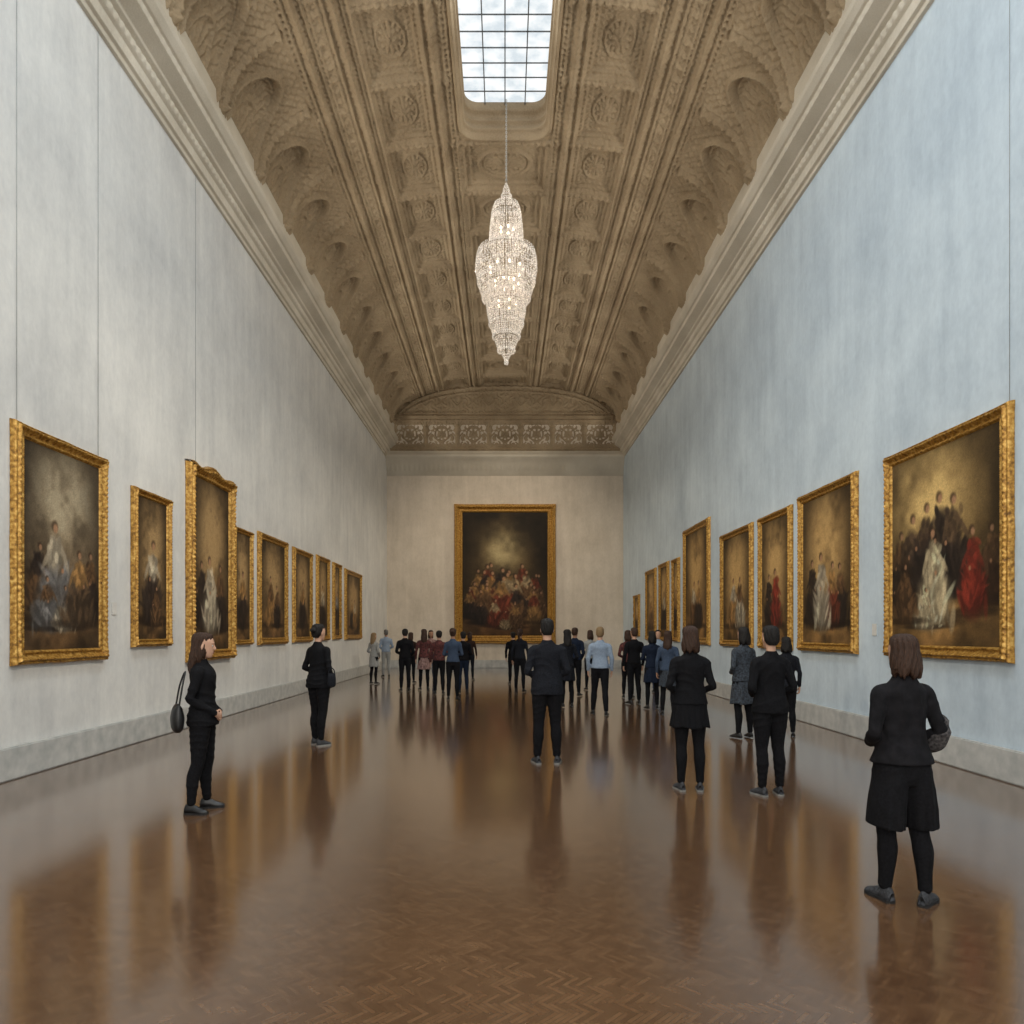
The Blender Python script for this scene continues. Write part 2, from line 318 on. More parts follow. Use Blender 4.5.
def painting(w,h,fw,dep,M,figs,label,seed,res=.03,pres=.02,crest=0,wires=None,glow=None,**kw):
    e=add('framed_painting',None,label=label,cat='painting',group='gilt framed oil paintings on the gallery walls'); e.matrix_world=M
    fm=framemesh(w,h,fw,dep,res,crest); f=add('frame',fm,M_GOLD,parent=e); f['label']='carved gold leaf frame'
    cw,ch=w-2*fw+.02,h-2*fw+.02
    args=dict(kw)
    if glow: args['glow']=glow
    nx,ny,U,V,Lc=paint(cw,ch,pres,seed,figs,**args)
    P=np.stack([(U-.5)*cw,(V-.5)*ch,np.full(U.shape,dep*.33)],-1); me=grid('canvas',P.transpose(1,0,2))
    ca=me.color_attributes.new('paint','FLOAT_COLOR','POINT'); c4=np.concatenate([Lc,np.ones((ny,nx,1))],-1).transpose(1,0,2)
    ca.data.foreach_set('color',c4.reshape(-1).astype(np.float32))
    add('canvas',me,M_CANV,parent=e)
    for wx,wl in (wires or []):
        bm=bmesh.new(); bmesh.ops.create_cone(bm,segments=8,radius1=.003,radius2=.003,depth=wl,cap_ends=True)
        bmesh.ops.rotate(bm,verts=bm.verts,matrix=Matrix.Rotation(math.pi/2,3,'X')); bmesh.ops.translate(bm,verts=bm.verts,vec=(wx,h/2+wl/2-.05,.008))
        me=bpy.data.meshes.new('w'); bm.to_mesh(me); bm.free(); add('hanging_wire',me,M_WIRE,parent=e)
    return e
def MW(side,y0,y1,z0,z1,off=.004):
    c=Vector((WL+off if side<0 else WR-off,(y0+y1)/2,(z0+z1)/2))
    if side<0: X,Yv,Z=Vector((0,1,0)),Vector((0,0,1)),Vector((1,0,0))
    else: X,Yv,Z=Vector((0,-1,0)),Vector((0,0,1)),Vector((-1,0,0))
    m=Matrix.Identity(4)
    for i in range(3): m[i][0]=X[i];m[i][1]=Yv[i];m[i][2]=Z[i];m[i][3]=c[i]
    return m
wh=(206,190,162);bl=(138,134,130);rd=(148,56,40);dk=(58,46,38);gd=(176,132,78);cr=(236,214,170);br=(118,86,56)
left=[
 (7.87,9.91,1.26,4.12,.17,[(.18,.2,.34,dk,br,1.6),(.86,.16,.38,br,dk,1.6),(.4,.13,.54,wh,bl,1.5),(.3,.1,.28,br,bl,2.4),(.52,.1,.24,bl,wh,2.2),(.7,.12,.42,gd,(100,78,56),1.8)],'large portrait painting of seated figures in pale dress, ornate gold frame',0,[(-.82,5.9),(.78,5.9)]),
 (10.41,11.8,1.42,3.9,.12,[(.5,.12,.62,wh,dk,1.2),(.64,.1,.3,br,br,1.5)],'narrow portrait painting of a standing figure in white, gold frame',0,None),
 (12.2,14.45,1.12,4.72,.2,[(.22,.14,.4,dk,dk,1.6),(.74,.12,.42,br,dk,1.5),(.46,.1,.48,wh,wh,1.3)],'tall painting with ornate crested gold frame',.12,[(-.6,5.3)]),
 (14.25,15.6,1.38,3.9,.11,[(.5,.12,.55,gd,dk,1.5)],'narrow dark portrait in a gold frame',0,None),
 (15.72,18.1,1.36,4.0,.16,[(.4,.12,.55,br,gd,1.5),(.66,.12,.46,br,dk,1.4)],'dark figure painting in a gold frame',0,None),
 (18.3,20.4,1.38,3.97,.15,[(.5,.12,.58,gd,dk,1.6)],'brown toned portrait in a gold frame',0,None),
 (20.6,22.4,1.4,4.02,.15,[(.5,.12,.58,wh,dk,1.6)],'portrait with a pale figure in a gold frame',0,None),
 (22.55,24.0,1.42,4.0,.14,[(.5,.12,.55,bl,dk,1.6)],'dim portrait painting in a gold frame',0,None),
 (24.25,27.4,1.4,3.95,.17,[(.4,.12,.5,gd,dk,1.6),(.6,.12,.5,wh,gd,1.6)],'wide dim figure painting in a gold frame',0,None)]
SCF=.984
for k,(y0,y1,z0,z1,fw,figs,lab,crest,wr) in enumerate(left):
    far=y0>15; y0*=SCF*1.018; y1*=SCF; z0=1.65+(z0-1.65)*SCF; z1=1.65+(z1-1.65)*SCF
    painting(y1-y0-.03,z1-z0-.03,fw,.10 if k!=2 else .16,MW(-1,y0,y1,z0,z1),figs,lab,10+k,res=.04 if far else .014,pres=.025 if far else .011,crest=crest,wires=wr,
      glow=(.5,.78,.5,.3,(176,162,134)) if k==0 else (.5,.66,.5,.38,(170,140,96)),base=(88,70,50) if k==0 else (90,69,44),ground=(122,90,56))
right=[
 (7.66,10.4,1.3,4.26,.17,[(.1,.2,.44,br,dk,1.5),(.21,.22,.5,(92,72,54),(80,60,42),1.5),(.36,.26,.5,(78,60,46),dk,1.5),(.5,.26,.54,dk,dk,1.6),(.63,.25,.52,(110,86,62),dk,1.6),(.94,.2,.38,br,(90,62,42),1.6),(.78,.15,.44,rd,rd,1.2),(.44,.11,.52,cr,cr,1.5),(.35,.09,.22,cr,cr,2.8),(.14,.12,.34,br,br,1.9)],'large gold framed painting of a group with a woman in cream',0,[(1.2,5.8)]),
 (11.04,13.45,1.3,4.27,.16,[(.22,.14,.46,dk,dk,1.5),(.78,.12,.42,br,dk,1.5),(.62,.12,.44,gd,(130,64,44),1.3),(.42,.1,.54,wh,wh,1.3)],'painting of a group of figures in white and red, gold frame',0,None),
 (13.55,15.56,1.3,4.2,.15,[(.3,.13,.45,dk,dk,1.5),(.55,.12,.5,rd,(130,50,38),1.1)],'dark portrait of a figure in red, gold frame',0,None),
 (15.7,18.3,1.3,4.2,.16,[(.4,.12,.5,wh,gd,1.6),(.64,.12,.5,br,wh,1.5)],'painting of pale figures in a gold frame',0,None),
 (19.0,22.1,1.3,4.88,.2,[(.4,.1,.45,wh,br,1.6),(.62,.1,.45,gd,dk,1.6)],'tall painting in a wide gold frame',0,None),
 (22.3,23.6,1.35,4.13,.14,[(.5,.12,.55,gd,dk,1.6)],'narrow dark portrait in a gold frame',0,None),
 (23.75,25.6,1.35,4.16,.15,[(.5,.12,.55,wh,dk,1.6)],'dim portrait painting in a gold frame',0,None),
 (25.75,28.0,1.35,4.12,.16,[(.5,.12,.55,gd,br,1.6)],'brown figure painting in a gold frame',0,None),
 (28.9,30.6,1.5,3.3,.12,[(.5,.12,.5,gd,dk,1.5)],'small dark painting in a gold frame',0,None)]
for k,(y0,y1,z0,z1,fw,figs,lab,crest,wr) in enumerate(right):
    far=y0>15; y0*=SCF*1.018; y1*=SCF; z0=1.65+(z0-1.65)*SCF; z1=1.65+(z1-1.65)*SCF
    painting(y1-y0-.03,z1-z0-.03,fw,.10,MW(1,y0,y1,z0,z1),figs,lab,40+k,res=.04 if far else .014,pres=.025 if far else .011,crest=crest,wires=wr,
      glow=(.36,.74,.5,.4,(222,188,122)) if k==0 else (.5,.68,.5,.42,(194,158,102)),base=(108,82,48) if k==0 else (98,74,45),ground=(160,120,70))
mb=Matrix.Identity(4)
for i in range(3):
    mb[i][0]=(1,0,0)[i]; mb[i][1]=(0,0,1)[i]; mb[i][2]=(0,-1,0)[i]; mb[i][3]=(0,YB-.005,(1.08+7.8)/2)[i]
rf=random.Random(4); figs=[]
rd2=(128,62,42); wh2=(180,156,118)
for i in range(26):
    u=.08+.84*rf.random(); figs.append((u,.08+.2*rf.random(),.19+.2*(1-abs(u-.5)*1.6),rf.choice([rd2,wh2,gd,br,dk]),rf.choice([rd2,br,br,br,dk,gd]),1.2))
figs.sort(key=lambda f:-f[1]); figs.append((.38,.07,.24,wh2,rd2,1.4)); figs.append((.62,.06,.22,gd,br,1.4)); figs.append((.5,.05,.16,rd2,wh2,1.4))
painting(4.8,6.6,.4,.24,mb,figs,'very large painting of a crowd in red and white, gold frame',77,res=.05,pres=.025,glow=(.48,.7,.2,.15,(190,172,126)),base=(66,52,32),ground=(130,88,50),wires=None)
M_CARD=simple('white_card',(200,198,192),(214,212,206),.6,10,0)
for side,y,z in ((-1,10.0,2.0),(-1,11.78,1.95),(-1,28.2,2.2),(1,10.6,1.7),(1,28.2,2.1)):
    x=WL if side<0 else WR; a=(x,y-.06,z-.09) if side<0 else (x-.012,y-.06,z-.09); b=(x+.012,y+.06,z+.09) if side<0 else (x,y+.06,z+.09)
    box('wall_label',a,b,M_CARD,.002,label='small blank white caption card on the wall beside a painting',cat='label card',group='caption cards')
# ================= CHANDELIER
CY=16.3; sc=700/CY
def zy(py): return CH+(633-py)/sc
ch=add('chandelier',None,label='tiered crystal chandelier with warm lights hanging from the skylight',cat='chandelier'); ch.location=(0.03,CY,zy(362))
zb=zy(362)
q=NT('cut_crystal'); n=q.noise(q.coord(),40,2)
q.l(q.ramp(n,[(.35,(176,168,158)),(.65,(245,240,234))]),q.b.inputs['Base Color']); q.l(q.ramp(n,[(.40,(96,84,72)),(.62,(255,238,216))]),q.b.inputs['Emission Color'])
q.set(Roughness=.12,Emission_Strength=.34,Transmission_Weight=.2,IOR=1.5); M_CRY=q.m  # drops emit a weak warm glow of their own, imitating bulb light
M_BRASS=simple('pale_brass',(130,120,104),(170,160,140),.35,30,.1,metal=.7)
cv=[];cf=[]
def octa(x,y,z,r,h):
    o=len(cv); a0=random.random()*1.5
    for k in range(4): cv.append((x+r*math.cos(a0+k*math.pi/2),y+r*math.sin(a0+k*math.pi/2),z))
    cv.append((x,y,z+h*.45)); cv.append((x,y,z-h*.55))
    for k in range(4): cf.append((o+k,o+(k+1)%4,o+4)); cf.append((o+(k+1)%4,o+k,o+5))
T=[(184,.02,198,.1,12),(196,.12,206,.26,28),(205,.28,218,.35,44),(216,.34,244,.39,48),(214,.2,250,.3,24),(240,.38,254,.64,58),(252,.66,268,.71,74),(265,.70,280,.67,74),(278,.68,296,.56,66),(262,.4,300,.4,40),(290,.55,308,.44,58),(302,.46,322,.40,48),(314,.40,334,.32,42),(328,.33,348,.2,32),(344,.18,360,.04,16),(250,.2,290,.2,16),(290,.25,330,.2,18)]
for (p0,r0,p1,r1,ns) in T:
    z0=zy(p0)-zb; z1=zy(p1)-zb; nb=max(4,int(abs(z0-z1)/.046))
    for k in range(ns):
        a=2*math.pi*k/ns+random.random()*.05
        for j in range(nb):
            t=j/(nb-1); sag=-.05*math.sin(math.pi*t) if r1>r0+.1 else .015*math.sin(math.pi*t)
            r=r0+(r1-r0)*t+sag; s=random.uniform(.012,.018)
            octa(r*math.cos(a),r*math.sin(a),z0+(z1-z0)*t,s,.046)
        octa(r1*math.cos(a),r1*math.sin(a),z1-.06,.021,.1)
octa(0,0,.03,.05,.14)
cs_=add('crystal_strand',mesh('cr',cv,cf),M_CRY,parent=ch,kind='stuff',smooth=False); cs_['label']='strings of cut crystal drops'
bm=bmesh.new()
def torus(bm,R,r,z,n=40,m=6):
    vs=[[bm.verts.new(((R+r*math.cos(2*math.pi*j/m))*math.cos(2*math.pi*i/n),(R+r*math.cos(2*math.pi*j/m))*math.sin(2*math.pi*i/n),z+r*math.sin(2*math.pi*j/m))) for j in range(m)] for i in range(n)]
    for i in range(n):
        for j in range(m): bm.faces.new((vs[i][j],vs[(i+1)%n][j],vs[(i+1)%n][(j+1)%m],vs[i][(j+1)%m]))
for py,R in ((206,.26),(217,.34),(246,.37),(254,.64),(288,.58),(304,.43),(322,.38),(338,.28)): torus(bm,R,.010,zy(py)-zb)
bmesh.ops.create_cone(bm,segments=12,radius1=.02,radius2=.012,depth=zy(180)-zb-.2,cap_ends=True,matrix=Matrix.Translation((0,0,(zy(180)-zb+.2)/2)))
for k in range(12):
    a=k*math.pi/6
    for py,R in ((217,.34),(254,.64),(304,.43)):
        bmesh.ops.create_cone(bm,segments=6,radius1=.008,radius2=.008,depth=R,matrix=Matrix.Translation((R/2*math.cos(a),R/2*math.sin(a),zy(py)-zb))@Matrix.Rotation(a,4,'Z')@Matrix.Rotation(math.pi/2,4,'Y'))
me=bpy.data.meshes.new('fr'); bm.to_mesh(me); bm.free(); add('frame',me,M_BRASS,parent=ch)
bm=bmesh.new(); z=zy(180)-zb; k=0
while z<14.08-zb:
    n0=len(bm.verts); torus(bm,.017,.006,0,12,5); bm.verts.ensure_lookup_table(); vv=bm.verts[n0:]
    bmesh.ops.scale(bm,verts=vv,vec=(1,1.7,1)); bmesh.ops.rotate(bm,verts=vv,matrix=Matrix.Rotation(math.pi/2,3,'X'))
    bmesh.ops.rotate(bm,verts=vv,matrix=Matrix.Rotation(math.pi/2*(k%2),3,'Z')); bmesh.ops.translate(bm,verts=vv,vec=(0,0,z)); z+=.046; k+=1
me=bpy.data.meshes.new('chain'); bm.to_mesh(me); bm.free(); add('chain',me,M_BASE,parent=ch)
q=NT('warm_bulb'); q.set(Emission_Strength=2.2); q.b.inputs['Emission Color'].default_value=(1,.8,.56,1); M_BULB=q.m
bv=None
for py,R,nn in ((272,.4,9),(286,.28,7),(306,.22,5),(232,.16,5)):
    for k in range(nn):
        a=2*math.pi*k/nn
        if bv is None:
            bm=bmesh.new(); bmesh.ops.create_uvsphere(bm,u_segments=10,v_segments=8,radius=.03)
            for v in bm.verts: v.co.z*=1.6 if v.co.z>0 else 1
            bv=bpy.data.meshes.new('bulb'); bm.to_mesh(bv); bm.free()
        o=add('light_bulb',bv,M_BULB,parent=ch); o.location=(R*math.cos(a),R*math.sin(a),zy(py)-zb+.05)
for py,e_ in ((274,50),(232,12),(312,14)):
    l=bpy.data.lights.new('chandelier_lamp','POINT'); l.energy=e_; l.color=(1,.8,.58); l.shadow_soft_size=.03
    o=bpy.data.objects.new('chandelier_lamp',l); o.location=(.03,CY,zy(py)+.02); COL.objects.link(o)

# ================= PEOPLE
def cat(P,k=3):
    P=np.array(P,float); Q=np.vstack([2*P[0]-P[1],P,2*P[-1]-P[-2]]); out=[]
    for i in range(1,len(Q)-2):
        for j in range(k):
            t=j/k; p0,p1,p2,p3=Q[i-1:i+3]
            out.append(.5*((2*p1)+(-p0+p2)*t+(2*p0-5*p1+4*p2-p3)*t*t+(-p0+3*p1-3*p2+p3)*t**3))
    out.append(P[-1]); return np.array(out)
class Acc:
    def __init__(s): s.v=[];s.f=[]
    def tube(s,path,rad,side=(1,0,0),n=14,sub=3,rcap=True):
        R=np.array([(r,r) if np.isscalar(r) else r for r in rad],float)
        PR=cat(np.hstack([np.array(path,float),R]),sub); P=PR[:,:3]; R=np.maximum(PR[:,3:],.002)
        T=np.gradient(P,axis=0)
        if rcap:
            t0=T[0]/np.linalg.norm(T[0]); t1=T[-1]/np.linalg.norm(T[-1]); c0=P[0]-t0*R[0].min()*.55; c1=P[-1]+t1*R[-1].min()*.55
            P=np.vstack([c0,P,c1]); R=np.vstack([R[0]*.6,R,R[-1]*.6]); T=np.vstack([t0,T,t1])
        sd=np.array(side,float); o=len(s.v); m=len(P)
        for i in range(m):
            t=T[i]/(np.linalg.norm(T[i])+1e-9); a=sd-t*np.dot(sd,t)
            if np.linalg.norm(a)<1e-3: a=np.array((0,1,0))-t*t[1]
            a/=np.linalg.norm(a); b=np.cross(t,a)
            for k in range(n):
                g=2*math.pi*k/n; s.v.append(P[i]+a*R[i,0]*math.cos(g)+b*R[i,1]*math.sin(g))
        for i in range(m-1):
            for k in range(n):
                k2=(k+1)%n; s.f.append((o+i*n+k,o+i*n+k2,o+(i+1)*n+k2,o+(i+1)*n+k))
        s.f.append(tuple(o+k for k in range(n))[::-1]); s.f.append(tuple(o+(m-1)*n+k for k in range(n)))
    def rings(s,L,n=24,sub=2):
        L=cat(L,sub); o=len(s.v); m=len(L)
        for z,cy,rx,ry in L:
            rx=max(rx,.003); ry=max(ry,.003)
            for k in range(n):
                g=2*math.pi*k/n; s.v.append(np.array((rx*math.cos(g),cy+ry*math.sin(g),z)))
        for i in range(m-1):
            for k in range(n):
                k2=(k+1)%n; s.f.append((o+i*n+k,o+i*n+k2,o+(i+1)*n+k2,o+(i+1)*n+k))
        s.f.append(tuple(o+k for k in range(n))[::-1]); s.f.append(tuple(o+(m-1)*n+k for k in range(n)))
    def ell(s,c,r,n=12):
        s.tube([(c[0],c[1],c[2]+r[2]*math.sin(a)) for a in np.linspace(-1.45,1.45,7)],[(r[0]*math.cos(a),r[1]*math.cos(a)) for a in np.linspace(-1.45,1.45,7)],n=n,sub=1,rcap=False)
def remesh(acc,vox,it=3,folds=0,ph=0,fs=1.0,arms_=None):
    me=mesh('t',acc.v,acc.f); ob=bpy.data.objects.new('t',me); COL.objects.link(ob)
    bm=bmesh.new(); bm.from_mesh(me); bmesh.ops.recalc_face_normals(bm,faces=bm.faces); bm.to_mesh(me); bm.free()
    r=ob.modifiers.new('r','REMESH'); r.mode='VOXEL'; r.voxel_size=vox
    if it: s_=ob.modifiers.new('s','SMOOTH'); s_.iterations=it; s_.factor=.5
    dg=bpy.context.evaluated_depsgraph_get(); dg.update()
    out=bpy.data.meshes.new_from_object(ob.evaluated_get(dg)); bpy.data.objects.remove(ob); bpy.data.meshes.remove(me)
    n=len(out.vertices); co=np.empty(n*3,np.float32); out.vertices.foreach_get('co',co); co=co.reshape(-1,3).astype(float)
    if folds:
        nr=np.empty(n*3,np.float32); out.vertices.foreach_get('normal',nr); nr=nr.reshape(-1,3)
        x,y,z=co.T
        sx=np.where(x>0,1,-1)
        f1=1-2*np.abs(np.sin(19*fs*z+4*np.sin(7*x+ph)+8*x*sx+5*np.sin(5*z+ph)))**.7
        f2=1-2*np.abs(np.sin(15*fs*z-9*x+3*np.sin(9*z+ph*2)+5*y))**.7
        mk=np.clip(.5+.8*np.sin(8*z+5*x*np.cos(ph)+ph),0,1)
        f3=np.sin(30*x+24*y+5*z+ph)
        co+=nr*((f1*mk+f2*(1-mk)+.45*f3)*folds+folds*.5)[:,None]; out.vertices.foreach_set('co',co.reshape(-1).astype(np.float32)); out.update()
    return out
def xform(me,fn):
    n=len(me.vertices); co=np.empty(n*3,np.float32); me.vertices.foreach_get('co',co); co=fn(co.reshape(-1,3).astype(float)); me.vertices.foreach_set('co',co.reshape(-1).astype(np.float32)); me.update()
def joinmesh(me,acc):
    bm=bmesh.new(); bm.from_mesh(me); m2=mesh('x',acc.v,acc.f); bm.from_mesh(m2); bmesh.ops.recalc_face_normals(bm,faces=bm.faces); bm.to_mesh(me); bm.free(); bpy.data.meshes.remove(m2); return me
ARMS={'down':((.225,-.02,1.12),(.235,.05,.88),(0,.12,-1)),'front':((.228,-.06,1.12),(.11,.17,1.03),(-.75,.5,.0)),
 'low':((.225,-.03,1.11),(.13,.15,.94),(-.5,.4,-.7)),'fold':((.225,0,1.12),(.08,.2,1.12),(-.9,.2,.1)),
 'clasp':((.215,-.07,1.12),(.095,.14,.97),(-.8,.25,-.35)),'bag':((.235,-.05,1.12),(.17,.16,1.01),(-.5,.8,-.2))}
SK=[simple('skin_light',(178,138,114),(194,154,130),.6,12,.05),simple('skin_tan',(150,110,84),(168,126,98),.6,12,.05)]
def cloth(n,c,c2=None,sc=60): return simple(n,c,c2,.92,sc,.35,.002,Specular_IOR_Level=.15)
C_BLK=cloth('black_cloth',(13,13,15),(23,23,26)); C_BLK2=cloth('soft_black_cloth',(16,16,18),(29,28,31),18); C_CHAR=cloth('charcoal_cloth',(19,20,24),(33,35,41)); C_NAVY=cloth('navy_cloth',(18,24,37),(32,41,58))
C_LBL=cloth('pale_blue_cotton',(116,130,148),(148,162,178)); C_LGR=cloth('pale_grey_cotton',(128,130,128),(160,160,156)); C_DEN=cloth('denim',(46,58,76),(68,80,98))
C_RED=simple('dark_red_floral_cloth',(26,16,18),(104,50,46),.9,26,.2,.002); C_PAT=simple('dark_patterned_cloth',(13,16,20),(62,70,80),.9,34,.2,.002); C_LACE=simple('grey_lace',(14,14,16),(84,80,80),.9,60,.6,.006)
C_PNK=simple('pink_floral_cloth',(92,64,62),(156,126,118),.9,20,.2,.002); C_BRN=cloth('brown_wool',(40,28,24),(58,42,35))
SH_B=simple('black_leather',(9,9,10),(18,18,19),.4,40,.1); SH_G=simple('grey_knit',(22,23,26),(66,68,72),.85,80,.3,.002); SOLE=simple('rubber_sole',(100,100,98),(136,136,132),.7,20,.1); SOLE_D=simple('dark_rubber_sole',(16,16,16),(26,26,26),.7,20,.1)
H_={k:simple('hair_'+k,a,b,.6,70,.8,.006,(5,5,.35),Specular_IOR_Level=.3) for k,a,b in (('black',(9,8,8),(26,21,18)),('brown',(26,16,11),(72,48,33)),('blond',(96,76,52),(146,120,84)),('grey',(80,76,72),(116,112,106)))}
EYE=simple('eye_white',(170,164,156),(184,178,170),.3,5,0); IRIS=simple('eye_iris',(30,20,14),(50,34,22),.2,5,0); LIP=simple('lip',(144,84,74),(158,96,84),.6,10,0)
def person(label,x,y,H,yaw,sex='f',hair='bob',hc='brown',arms=('front','front'),top=C_BLK,hem=.86,flare=.0,bottom='pants',bmat=C_BLK,shoe=SH_G,sole=None,hy=0,feet=((-.11,0,12),(.11,0,-12)),near=True,skin=0,skhem=.55,girth=1.0,group=None,pitch=0,cuff=1.0,skf=0.0):
    k=H/1.75; ph=random.random()*6
    vox=.006 if near else .013
    mw=1.1 if sex=='m' else 1.0
    def hd(co):
        a=math.radians(hy); p=math.radians(pitch); c,s=math.cos(a),math.sin(a); w=sm(co[:,2],1.47,1.53)
        X=co[:,0]; Y=co[:,1]+.015; Z=co[:,2]-1.52
        Yp=Y*math.cos(p)-Z*math.sin(p); Zp=Z*math.cos(p)+Y*math.sin(p)
        X2=X*c-Yp*s; Y2=X*s+Yp*c
        out=co.copy(); out[:,0]=X*(1-w)+X2*w; out[:,1]=(Y*(1-w)+Y2*w)-.015; out[:,2]=(Z*(1-w)+Zp*w)+1.52; return out
    def fin(name,me,mat,par,head=False,lab=None):
        if head: xform(me,hd)
        xform(me,lambda c:c*k); o=add(name,me,mat,parent=par)
        if lab: o['label']=lab
        return o
    SX=.158*mw; g=girth
    def legs(inf,zend=.1,wide=0.0):
        for i,s in enumerate((-1,1)):
            fxx,fyy,_=feet[i]; an=np.array((fxx,fyy-.03,.09)); hp=np.array((s*.084,0,.92))
            def at(z,dy=0): t=(.92-z)/(.83); p=hp*(1-t)+an*t; p[2]=z; p[1]+=dy; return p
            pts=[at(.92),at(.8,.004),at(.66,.01),at(.5,.015),at(.42,.0),at(.34,-.012),at(.2,-.006),at(zend)]
            r=np.array([.092,.086,.071,.053,.05,.053,.039,.034])*g+inf
            r[3:]+=wide; r[:3]+=wide*.4
            yield pts,list(r)
    B=Acc()
    B.rings([(.84,0,.09*g,.07*g),(.88,0,.15*g,.1*g),(.95,-.005,.156*g,.108*g),(1.03,-.002,.14*g*mw,.096*g),(1.12,0,.124*g*mw,.088*g),(1.22,.002,.13*g*mw,.09*g),(1.32,.005,.14*mw,.1),(1.39,-.003,.135*mw,.08),(1.43,-.012,.09*mw,.06),(1.49,-.018,.048,.048)])
    for pts,r in legs(0): B.tube(pts,r)
    for i,s in enumerate((-1,1)):
        fxx,fyy,yw=feet[i]; a=math.radians(yw); d=np.array((-math.sin(a),math.cos(a),0)); h0=np.array((fxx,fyy-.03,0))
        B.tube([h0+d*-.03+(0,0,.045),h0+d*.05+(0,0,.045),h0+d*.11+(0,0,.03),h0+d*.14+(0,0,.026)],[(.026,.026),(.03,.028),(.03,.012),(.02,.008)],side=(math.cos(a),math.sin(a),0))
    B.tube([(0,-.025,1.43),(0,-.02,1.5),(0,-.012,1.57)],[.054*mw,.048*mw,.05*mw])
    B.rings([(1.516,.052,.018,.02),(1.524,.044,.032,.036),(1.54,.032,.046,.054),(1.565,.018,.058,.072),(1.6,.006,.066,.088),(1.64,0,.072,.096),(1.68,-.004,.075,.098),(1.712,-.008,.068,.088),(1.735,-.01,.05,.066),(1.748,-.01,.02,.028)])
    B.tube([(0,.093,1.652),(0,.102,1.63),(0,.110,1.61),(0,.098,1.602)],[(.007,.006),(.008,.007),(.012,.009),(.012,.007)],sub=2)
    B.tube([(-.02,.084,1.572),(0,.091,1.573),(.02,.084,1.572)],[.005,.008,.005],side=(0,0,1),sub=2)
    B.tube([(-.045,.078,1.664),(0,.091,1.666),(.045,.078,1.664)],[.007,.009,.007],side=(0,0,1),sub=2)
    for s in (-1,1): B.ell((s*.075,-.012,1.622),(.009,.018,.029))
    arm=[];F=Acc()
    for i,s in enumerate((-1,1)):
        e,w,d=ARMS[arms[i]]; e=np.array((e[0]*s*(1+.5*(mw-1)),e[1],e[2])); w=np.array((w[0]*s,w[1],w[2])); d=np.array((d[0]*s,d[1],d[2])); d=d/np.linalg.norm(d)
        sh=np.array((s*SX,-.008,1.37)); arm.append((sh,e,w))
        B.tube([(s*.06,-.005,1.385),(s*.115,-.006,1.385),sh,(sh*.65+e*.35),(sh*.2+e*.8),e,(e*.7+w*.3),(e*.25+w*.75),w],[.038,.041,.042*mw,.038*mw,.033*mw,.031*mw,.031*mw,.026*mw,.022*mw])
        inn=np.array((-s,0,0)) if abs(d[0])<.55 else np.array((0,-1,0.))
        nn=inn-d*np.dot(inn,d); nn/=np.linalg.norm(nn); l=np.cross(d,nn)
        ts=1 if np.dot(l,(0,1,.6))>0 else -1
        B.tube([w-d*.01,w+d*.035,w+d*.085],[(.024,.018),(.034,.016),(.036,.012)],side=l)
        for q_ in range(4):
            Ln=(.066,.075,.069,.054)[q_]; off=(1.5-q_)*.019*ts; b=w+d*.08+l*off; dd=d+l*off*2.5; dd/=np.linalg.norm(dd); P=[b-dd*.01]; ang=0; c=b
            for seg,da in ((.45,22),(.3,36),(.25,28)):
                ang+=math.radians(da); c=c+(dd*math.cos(ang)+nn*math.sin(ang))*Ln*seg; P.append(c)
            F.tube(P,[.0090,.0086,.0076,.0062],n=8,sub=2)
        b=w+d*.02+l*ts*.02; F.tube([b,b+(d*.5+l*ts*.7+nn*.3)*.026,b+(d*.95+l*ts*.6+nn*.5)*.042,b+(d*1.3+l*ts*.5+nn*.7)*.05],[.013,.0115,.0098,.0075],n=8,sub=2)
    me=remesh(B,vox,2); joinmesh(me,F); xform(me,hd); xform(me,lambda c:c*k)
    body=add('person',me,SK[skin],label=label,cat='person',group=group)
    body.location=(x,y,0); body.rotation_euler=(0,0,math.radians(yaw))
    Tp=Acc(); hz=hem
    L=[(hz,0,(.192+flare)*g,(.142+flare)*g)]
    if hz<.93: L.append((.95,-.004,(.188+flare*.6)*g,(.138+flare*.5)*g))
    L+=[(1.05,0,.162*g*mw,.118*g),(1.15,0,.146*g*mw,.108*g),(1.25,.002,.152*g*mw,.114*g),(1.33,.003,.162*mw,.122),(1.385,-.005,.162*mw,.11),(1.425,-.014,.125*mw,.09),(1.455,-.02,.088*mw,.074),(1.485,-.022,.064*mw,.062),(1.505,-.022,.058*mw,.056)]
    Tp.rings(L)
    for i,(sh,e,w) in enumerate(arm):
        s=(-1,1)[i]; we=e+(w-e)*.97
        pts=[(s*.05,-.008,1.39),(s*.11,-.008,1.387),sh,(sh*.7+e*.3),(sh*.25+e*.75),e,(e*.6+we*.4),we]; r=[.052,.056*mw,.056*mw,.050*mw,.043*mw,.041*mw,.038*mw*cuff,.031*mw*cuff]
        Tp.tube(pts,r)
    tm=remesh(Tp,vox*1.25,5,.0048 if near else .003,ph); fin('jacket',tm,top,body)
    if bottom=='pants':
        A_=Acc(); A_.rings([(.83,0,.1*g,.08*g),(.88,0,.16*g,.112*g),(.96,-.004,.166*g,.118*g),(1.06,0,.148*g*mw,.106*g)])
        for pts,r in legs(.009,.105,.0 if sex=='f' else .005): A_.tube(pts,r)
        fin('trousers',remesh(A_,vox*1.25,3,.003,ph+1,1.3),bmat,body)
    else:
        A_=Acc()
        for pts,r in legs(.008,.10): A_.tube(pts,r)
        A_.rings([(.84,0,.12*g,.09*g),(.92,0,.16*g,.113*g),(1.0,0,.148*g,.103*g)])
        fin('leggings',remesh(A_,vox*1.25,2,.001,ph),C_BLK,body)
